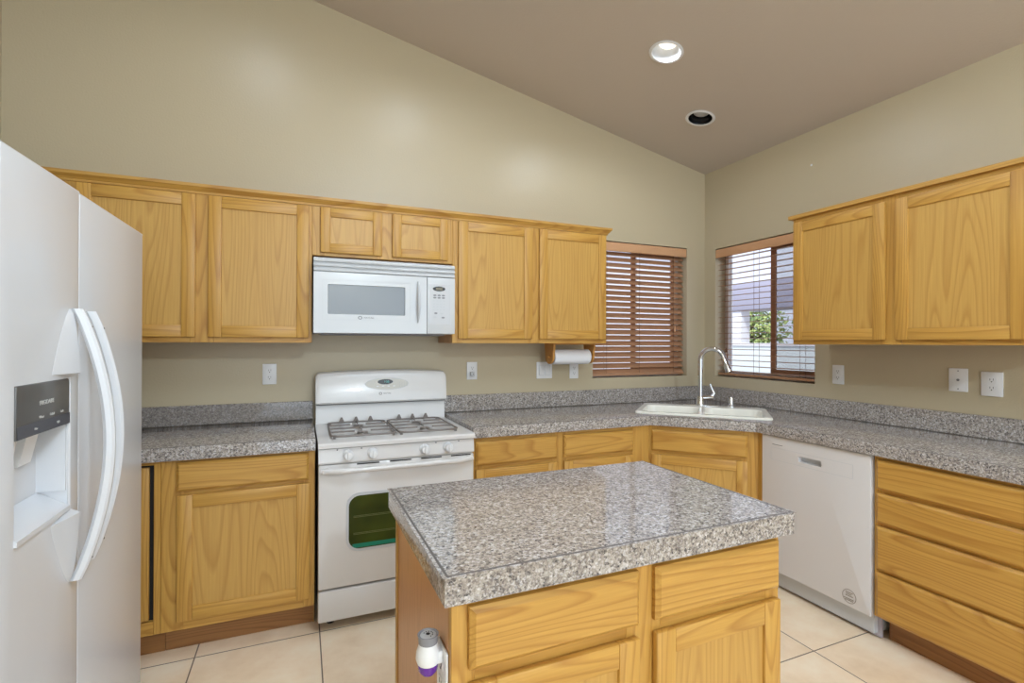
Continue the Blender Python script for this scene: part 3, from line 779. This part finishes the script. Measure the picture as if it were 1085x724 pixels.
bm = B(); box(bm, -2.388, -2.264, -.4032, -.4015, 1.465, 1.695, .0005, 0, 1); build('keypad', bm, plain('keypad_plate', (202, 203, 207), .4), t, True)
bm = B(); prism(bm, ellipse(-2.332, 1.668, .036, .0135), 'y', -.4045, -.403); build('clock', bm, BLACK, t, True)
bm = B(); box(bm, -2.351, -2.313, -.4052, -.4043, 1.661, 1.675); build('clock_display', bm, plain('lcd_olive', (120, 112, 92), .3), t, True)
for j in range(2):
    for i in range(3): bm = B(); prism(bm, ellipse(-2.356+.0245*i, 1.631-.0135*j, .0095, .005, 14), 'y', -.4042, -.403); build('key', bm, GREYP, t, True)
for j, z in enumerate((1.60, 1.583, 1.567, 1.55)):
    for i in range(4): bm = B(); prism(bm, ellipse(-2.36+.019*i, z, .006, .0028, 10), 'y', -.4036, -.403); build('key', bm, LGREY, t, True)
for x, z, mt in ((-2.35, 1.53, GREYP), (-2.316, 1.528, LGREY), (-2.355, 1.508, LGREY), (-2.308, 1.506, GREYP)):
    bm = B(); prism(bm, ellipse(x, z, .0095, .005, 14), 'y', -.4042, -.403); build('key', bm, mt, t, True)
XFt = XF[t].inverted()
wtext('brand_lettering', 'MAYTAG', .013, lambda u, v, z: (-2.715+u, -.4025-z, 1.4955+v), PRINT, md)
bm = B(); holed(bm, ellipse(-2.76, 1.4955, .011, .009, 16), [ellipse(-2.76, 1.4955, .007, .0055, 16)], lambda u, v, tt: (u, tt, v), -.4032, -.4018); build('brand_emblem', bm, PRINT, md, True)

# ------------------------------------------------------------------ dishwasher (faces -x)
t = thing('dishwasher', 'white built in dishwasher with pocket handle between oak cabinets', 'dishwasher', (-.63, -1.097, 0), -pi/2)
Wd = .588
bm = B(); box(bm, .004, Wd-.004, .036, .58, .02, .85, .003); build('body', bm, LGREY, t)
HX0, HX1, HZ0, HZ1 = .225, .352, .742, .772
bm = B()
caps = holed(bm, rrect(0, Wd, .108, .852, .006, 2), [rrect(HX0, HX1, HZ0, HZ1, .006, 2)], lambda u, v, tt: (u, tt, v), 0, .034)
top = caps[0][0]; es = [bm.edges.get((top[i], top[(i+1) % len(top)])) for i in range(len(top))]
bmesh.ops.bevel(bm, geom=[e for e in es if e], offset=.004, segments=2, profile=.5, affect='EDGES')
dd = build('door', bm, DWW, t)
bm = B(); box(bm, HX0+.0003, HX1-.0003, .026, .031, HZ0+.0003, HZ1-.0003); build('handle_pocket', bm, LGREY, dd)
bm = B(); holed(bm, [(.06, .722), (.508, .722), (.508, .79), (.06, .79)], [[(.0615, .7235), (.5065, .7235), (.5065, .7885), (.0615, .7885)]], lambda u, v, tt: (u, tt, v), -.0007, .001); build('panel_line', bm, LGREY, dd)
bm = B(); box(bm, .068, .132, -.0008, .001, .806, .8085); build('mark', bm, PRINT, dd)
bm = B(); holed(bm, ellipse(.492, .158, .033, .033, 32), [ellipse(.492, .158, .0305, .0305, 32)], lambda u, v, tt: (u, tt, v), -.0009, .001)
for z, wv in ((.176, .034), (.168, .03), (.160, .034), (.146, .05), (.139, .04)):
    xa = .492-wv/2
    while xa < .492+wv/2-.004:
        l_ = random.uniform(.004, .009); box(bm, xa, min(xa+l_, .492+wv/2), -.0009, .001, z-.0022, z+.0022); xa += l_+.0015
build('emblem', bm, plain('emblem_print', (142, 132, 122), .6), dd)
bm = B(); box(bm, .006, .60, .06, .075, .004, .107, .002); build('toe_panel', bm, plain('toe_panel_grey', (176, 170, 180), .5), t)

# ------------------------------------------------------------------ island
IC = (-2.313, -1.91); IR = .0087
t = thing('kitchen_island', 'oak kitchen island with two drawers and two doors in the foreground', 'island', (IC[0], IC[1], 0), IR)
bx0, bx1, by0 = -.460, .460, -.287
def shift(o): return o
# face plane is local y = by0; make a helper parent transform by shifting geometry
def tr(bm, dx, dy): bm.transform(Matrix.Translation((dx, dy, 0))); return bm
bm = B(); box(bm, bx0, bx1, by0+.0205, .30, TK-.02, CT+.0, .001, 0, 1); build('body', bm, OAK_S, t)
bm = B(); box(bm, bx0-.003, bx0-.0003, .272, .301, TK-.02, CT, .001, 0, 1); build('corner_strip', bm, OAK_V, t)
bm = B(); box(bm, bx0+.004, bx1-.004, by0+.075, .29, 0, TK-.021); build('toe_kick', bm, OAK_T, t)
old = len(bpy.data.objects)
f1 = frame(t, .92, TK-.02, CT, [(bx0, bx0+.05), (-.04, .06), (bx1-.05, bx1)], [(TK-.02, .17), (.67, .72), (.815, CT)])
fr_parts = [f1]
for a, b in ((-.426, -.013), (.034, .446)):
    fr_parts.append(drawer(t, a, b, .712, .838)); d_ = door(t, a, b, .15, .684); fr_parts += [d_] + list(d_.children)
for o in fr_parts: o.data.transform(Matrix.Translation((0, by0, 0)))
t2 = thing('island_countertop', 'square edged speckled granite countertop on the oak island', 'countertop', (IC[0], IC[1], .857), IR)
bm = B(); counter(bm, [(-.482, -.318), (.482, -.318), (.482, .318), (-.482, .318)], z0=0, z1=.057); build('slab', bm, GRAN_I, t2)
bm = B(); pth = [(-.473, .318), (-.473, -.309), (.473, -.309), (.473, .318)]; sweep(bm, pth, [(0, .0568), (0, .0573), (.0055, .0573), (.0055, .0568)]); build('edge_joint', bm, GROUT, t2)

# ------------------------------------------------------------------ outlets and switches (front faces local -y)
PW, PH = .072, .117
def plate_thing(label, cat, loc, rz, w_=PW, group=None, name='outlet'):
    t = thing(name, label, cat, loc, rz, group)
    bm = B(); box(bm, -w_/2, w_/2, -.006, -.0002, -PH/2, PH/2, .003); build('plate', bm, PLAST, t); return t
def receptacles(t):
    for z in (.0195, -.0195):
        bm = B(); prism(bm, rrect(-.0165, .0165, z-.014, z+.014, .008, 3), 'y', -.0078, -.005); r = build('receptacle', bm, PLAST, t)
        bm = B()
        for x in (-.0068, .0055): box(bm, x, x+.0016, -.0083, -.007, z-.002, z+.0075)
        lathe(bm, [(.0026, -.0083), (.0026, -.007)], (0, 0, z-.008), 'y', 10); build('slots', bm, DARK, r)
G_ = 'wall outlets above the countertops'
t = plate_thing('white outlet above the counter left of the stove', 'outlet', (-3.214, 0, 1.182), 0, group=G_); receptacles(t)
proto = t
def dup(root, loc, rz, label):
    r = root.copy(); COL.objects.link(r); r.location = loc; r.rotation_euler = (0, 0, rz); r['label'] = label
    XF[r] = Matrix.Translation(loc) @ Matrix.Rotation(rz, 4, 'Z')
    for ch in list(root.children):
        c = ch.copy(); COL.objects.link(c); c.parent = r
        for g in ch.children:
            d = g.copy(); COL.objects.link(d); d.parent = c
    return r
dup(proto, (-2.003, 0, 1.178), 0, 'white outlet right of the stove with a small plug in it')
dup(proto, (-1.228, 0, 1.166), 0, 'white outlet under the paper towel roll')
dup(proto, (0, -1.111, 1.176), -pi/2, 'white outlet on the right wall beside the right window')
t = plate_thing('wide white outlet plate at the right end of the right wall', 'outlet', (0, -1.854, 1.175), -pi/2, .084, group=G_); receptacles(t)
t = plate_thing('white jack plate with one central hole on the right wall', 'wall plate', (0, -1.721, 1.186), -pi/2, .080, name='jack_plate')
bm = B(); lathe(bm, [(.006, -.0085), (.006, -.005)], (0, 0, 0), 'y', 14); build('jack', bm, GREYP, t)
bm = B()
for z in (.045, -.045): lathe(bm, [(.0032, -.0068), (.0032, -.005)], (0, 0, z), 'y', 10)
build('screw', bm, GREYP, t)
t = plate_thing('white double light switch on the back wall left of the paper towels', 'light switch', (-1.467, 0, 1.172), 0, .122, name='light_switch')
for x in (-.024, .024):
    bm = B(); prism(bm, [(-.005, -.034), (-.0125, -.034), (-.007, .034), (-.005, .034)], 'x', x-.0165, x+.0165); build('rocker', bm, PLAST, t)
    bm = B(); holed(bm, rrect(x-.019, x+.019, -.0365, .0365, .002, 2), [rrect(x-.0172, x+.0172, -.0347, .0347, .002, 2)], lambda u, v, tt: (u, tt, v), -.0066, -.005); build('switch_surround', bm, LGREY, t)
t = thing('plug', 'small grey plug in the outlet right of the stove', 'plug', (-2.006, -.0105, 1.158))
bm = B(); box(bm, -.014, .014, -.026, 0, -.014, .014, .004); build('plug_body', bm, LGREY, t)
bm = B(); box(bm, -.001, .003, -.0285, -.0255, -.005, .004); build('lens', bm, PRINT, t)
# island outlet with air freshener
ux = Matrix.Translation((IC[0], IC[1], 0)) @ Matrix.Rotation(IR, 4, 'Z')
pl = ux @ Vector((bx0-.0003, -.236, .68))
t = plate_thing('white outlet plate on the left end of the island', 'outlet', tuple(pl), IR-pi/2); receptacles(t)
fp = ux @ Vector((bx0-.034, -.236, .687))
def sc8(bm): bm.transform(Matrix.Diagonal((1.06, 1.06, .72, 1)))
t = thing('air_freshener', 'plug in air freshener with purple oil on the island side', 'air freshener', tuple(fp))
bm = B(); lathe(bm, [(.0205, .032), (.0235, .045), (.0225, .065), (.0185, .082), (.0175, .088)], (0, 0, 0), 'z', 24); box(bm, .01, .027, -.014, .014, .03, .066, .004)
sc8(bm); build('warmer_body', bm, PLAST, t)
bm = B(); lathe(bm, [(.0182, .0882), (.0195, .108), (.0205, .112), (.0185, .113), (.0165, .109), (.002, .1085)], (0, 0, 0), 'z', 24); sc8(bm); cp = build('vent_cap', bm, GREYP, t)
bm = B(); lathe(bm, [(.0155, .1092), (.015, .1105), (.001, .111)], (0, 0, 0), 'z', 24); sc8(bm); build('vent_disc', bm, LGREY, cp)
bm = B(); lathe(bm, [(.004, .1108), (.004, .1118)], (0, .001, 0), 'z', 10)
for k in range(7): lathe(bm, [(.0012, .1103), (.0012, .1116)], (.009*cos(k*.6-1.2), .009*sin(k*.6-1.2), 0), 'z', 8)
sc8(bm); build('vent_hole', bm, DARK, cp)
bm = B(); lathe(bm, [(.004, -.004), (.013, .001), (.0185, .012), (.0205, .0315)], (0, 0, 0), 'z', 24); sc8(bm); build('oil_bottle', bm, PURPLE, t)

# ------------------------------------------------------------------ paper towels
t = thing('paper_towel_holder', 'wooden paper towel holder under the cabinet by the left window', 'holder', (-1.36, -.17, UB))
for xa in (-1.515, -1.208):
    bm = B(); pts = [(-.10, UB-.0005)] + [(-.17+.058*cos(a), 1.285+.062*sin(a)) for a in [radians(10-200*i/14) for i in range(15)]] + [(-.24, UB-.0005)]
    prism(bm, pts, 'x', xa, xa+.014); build('bracket', bm, CUTWOOD, t, True)
bm = B(); tube(bm, [(-1.528, -.17, 1.27), (-1.18, -.17, 1.27)], .0095, 12); build('rod', bm, CUTWOOD, t, True)
bm = B(); box(bm, -1.5005, -1.2085, -.235, -.105, UB-.009, UB-.0005, .001); build('mount_board', bm, CUTWOOD, t, True)
t = thing('paper_towel_roll', 'white paper towel roll on the wooden holder', 'paper towels', (-1.353, -.17, 1.27))
bm = B()
N = 32; loops = []
for xx, rr_ in ((-.139, .0105), (-.139, .049), (-.137, .0505), (.137, .0505), (.139, .049), (.139, .0105)):
    loops.append([bm.verts.new((xx, rr_*cos(2*pi*i/N), rr_*sin(2*pi*i/N))) for i in range(N)])
for a_, b_ in zip(loops, loops[1:]+loops[:1]):
    for i in range(N): bm.faces.new((a_[i], a_[(i+1) % N], b_[(i+1) % N], b_[i]))
build('roll', bm, PAPER, t)

# ------------------------------------------------------------------ blinds
def blind(label, wall, a0, a1, z0, z1, tilt, n, cords):
    loc = ((a0+a1)/2, .045, z0) if wall == 'back' else (.045, (a0+a1)/2, z0)
    t = thing('window_blind', label, 'blind', loc)
    mp = (lambda u, d, z: (u, d, z)) if wall == 'back' else (lambda u, d, z: (d, u, z))
    def bx(bm, u0, u1, d0, d1, za, zb, bev=0):
        p, q = mp(u0, d0, za), mp(u1, d1, zb)
        box(bm, min(p[0], q[0]), max(p[0], q[0]), min(p[1], q[1]), max(p[1], q[1]), za, zb, bev)
    e = .006
    bm = B(); bx(bm, a0+e, a1-e, -.004, .010, z1-.075, z1-.008, .004); build('valance', bm, VALANCE, t, True)
    bm = B(); bx(bm, a0+e, a1-e, .022, .066, z1-.05, z1-.004, .002); build('head_rail', bm, SLAT, t, True)
    bm = B(); zs, ze = z1-.085, z0+.045
    for i in range(n):
        zc_ = zs+(ze-zs)*i/(n-1); c_, s_ = cos(tilt), sin(tilt); hw, th = .0245, .0014
        sec = []
        for q in (-1, -.33, .33, 1): sec.append((q*hw, (1-q*q)*.0012+th))
        for q in (1, .33, -.33, -1): sec.append((q*hw, (1-q*q)*.0012-th))
        sec = [(.045+p*c_-q*s_, zc_+p*s_+q*c_) for p, q in sec]
        r0 = [bm.verts.new(mp(a0+.012, d, z)) for d, z in sec]; r1 = [bm.verts.new(mp(a1-.012, d, z)) for d, z in sec]
        bm.faces.new(r0); bm.faces.new(r1)
        for j in range(8): bm.faces.new((r0[j], r0[(j+1) % 8], r1[(j+1) % 8], r1[j]))
    build('slats', bm, SLAT, t, True)
    bm = B(); bx(bm, a0+.012, a1-.012, .02, .07, z0+.012, z0+.03, .003); build('bottom_rail', bm, SLAT, t, True)
    for c_ in cords:
        bm = B()
        for dd_ in (.045-.0245*cos(tilt)-.003, .045+.0245*cos(tilt)+.003):
            p = mp(c_, dd_, 0); tube(bm, [(p[0], p[1], z0+.03), (p[0], p[1], z1-.05)], .0013, 6)
        build('ladder_cord', bm, CORD, t, True)
    return t, mp
t, mp = blind('brown wood blind with slats tilted nearly shut in the left window', 'back', *W1[:2], *W1[2:], radians(44), 22, (-.93, -.63, -.30))
p = mp(-.30, .006, 0)
bm = B(); tube(bm, [(p[0], p[1]+.006, W1[3]-.075), (p[0], p[1], 1.50)], .0014, 6); tube(bm, [(p[0], p[1], 1.50), (p[0], p[1], 1.455)], [.004, .007], 10); build('pull_cord', bm, VALANCE, t, True)
t, mp = blind('brown wood blind with open level slats in the right window', 'right', *W2[:2], *W2[2:], radians(2), 22, (-.20, -.47, -.84))
for u, z in ((-.225, 1.33), (-.235, 1.27)):
    p = mp(u, .004, 0); bm = B(); tube(bm, [(p[0], p[1]+.008, W2[3]-.075), (p[0], p[1], z)], .0014, 6); tube(bm, [(p[0], p[1], z), (p[0], p[1], z-.035)], [.004, .007], 10); build('pull_cord', bm, CORD, t, True)

# ------------------------------------------------------------------ recessed lights and the wall anchor
def can(c, label, lit):
    z = zc(c[0]); t = thing('recessed_light', label, 'ceiling light', (c[0], c[1], z))
    M = Matrix.Rotation(math.atan(SL), 4, 'Y')
    bm = B(); lathe(bm, [(.0765, -.001), (.093, -.001), (.095, -.004), (.092, -.006), (.079, -.007), (.0765, -.005)], (0, 0, 0), 'z', 36, cap=False)
    bm.verts.ensure_lookup_table(); nv = 36
    for i in range(nv): bm.faces.new((bm.verts[i], bm.verts[(i+1) % nv], bm.verts[5*nv+(i+1) % nv], bm.verts[5*nv+i]))
    bm.transform(M); build('trim_ring', bm, PLAST, t)
    bm = B(); lathe(bm, [(.0760, -.004), (.066, .035), (.062, .09), (.002, .092)], (0, 0, 0), 'z', 36, cap=False); bm.transform(M)
    build('baffle', bm, LGREY if lit else BLACK, t)
    bm = B(); lathe(bm, [(.002, .028), (.03, .030), (.050, .040), (.052, .055), (.03, .078)], (0, 0, .012 if lit else -.004), 'z', 28); bm.transform(M)
    build('bulb', bm, BULB if lit else LGREY, t)
can(LIT, 'lit white recessed ceiling light', True)
can(DIM, 'unlit recessed ceiling light with a black inside near the corner', False)
for cx_, cy_ in (LIT, (-2.3, -.967), (-3.3, -1.05)):        # the row of downlights over the counter
    lamp('recessed_lamp', 'SPOT', (cx_, cy_, zc(cx_)-.014), (cx_, cy_, 0), CAN, CANC, .05, (radians(168), .45))
t = thing('wall_anchor', 'tiny white anchor left in the right wall above the cabinet', 'anchor', (0, -.932, 2.525))
bm = B(); lathe(bm, [(.007, -.003), (.006, -.0045), (.002, -.0048)], (0, 0, 0), 'x', 12); lathe(bm, [(.007, -.0002), (.007, -.003)], (0, 0, 0), 'x', 12)
build('anchor_head', bm, PLAST, t)
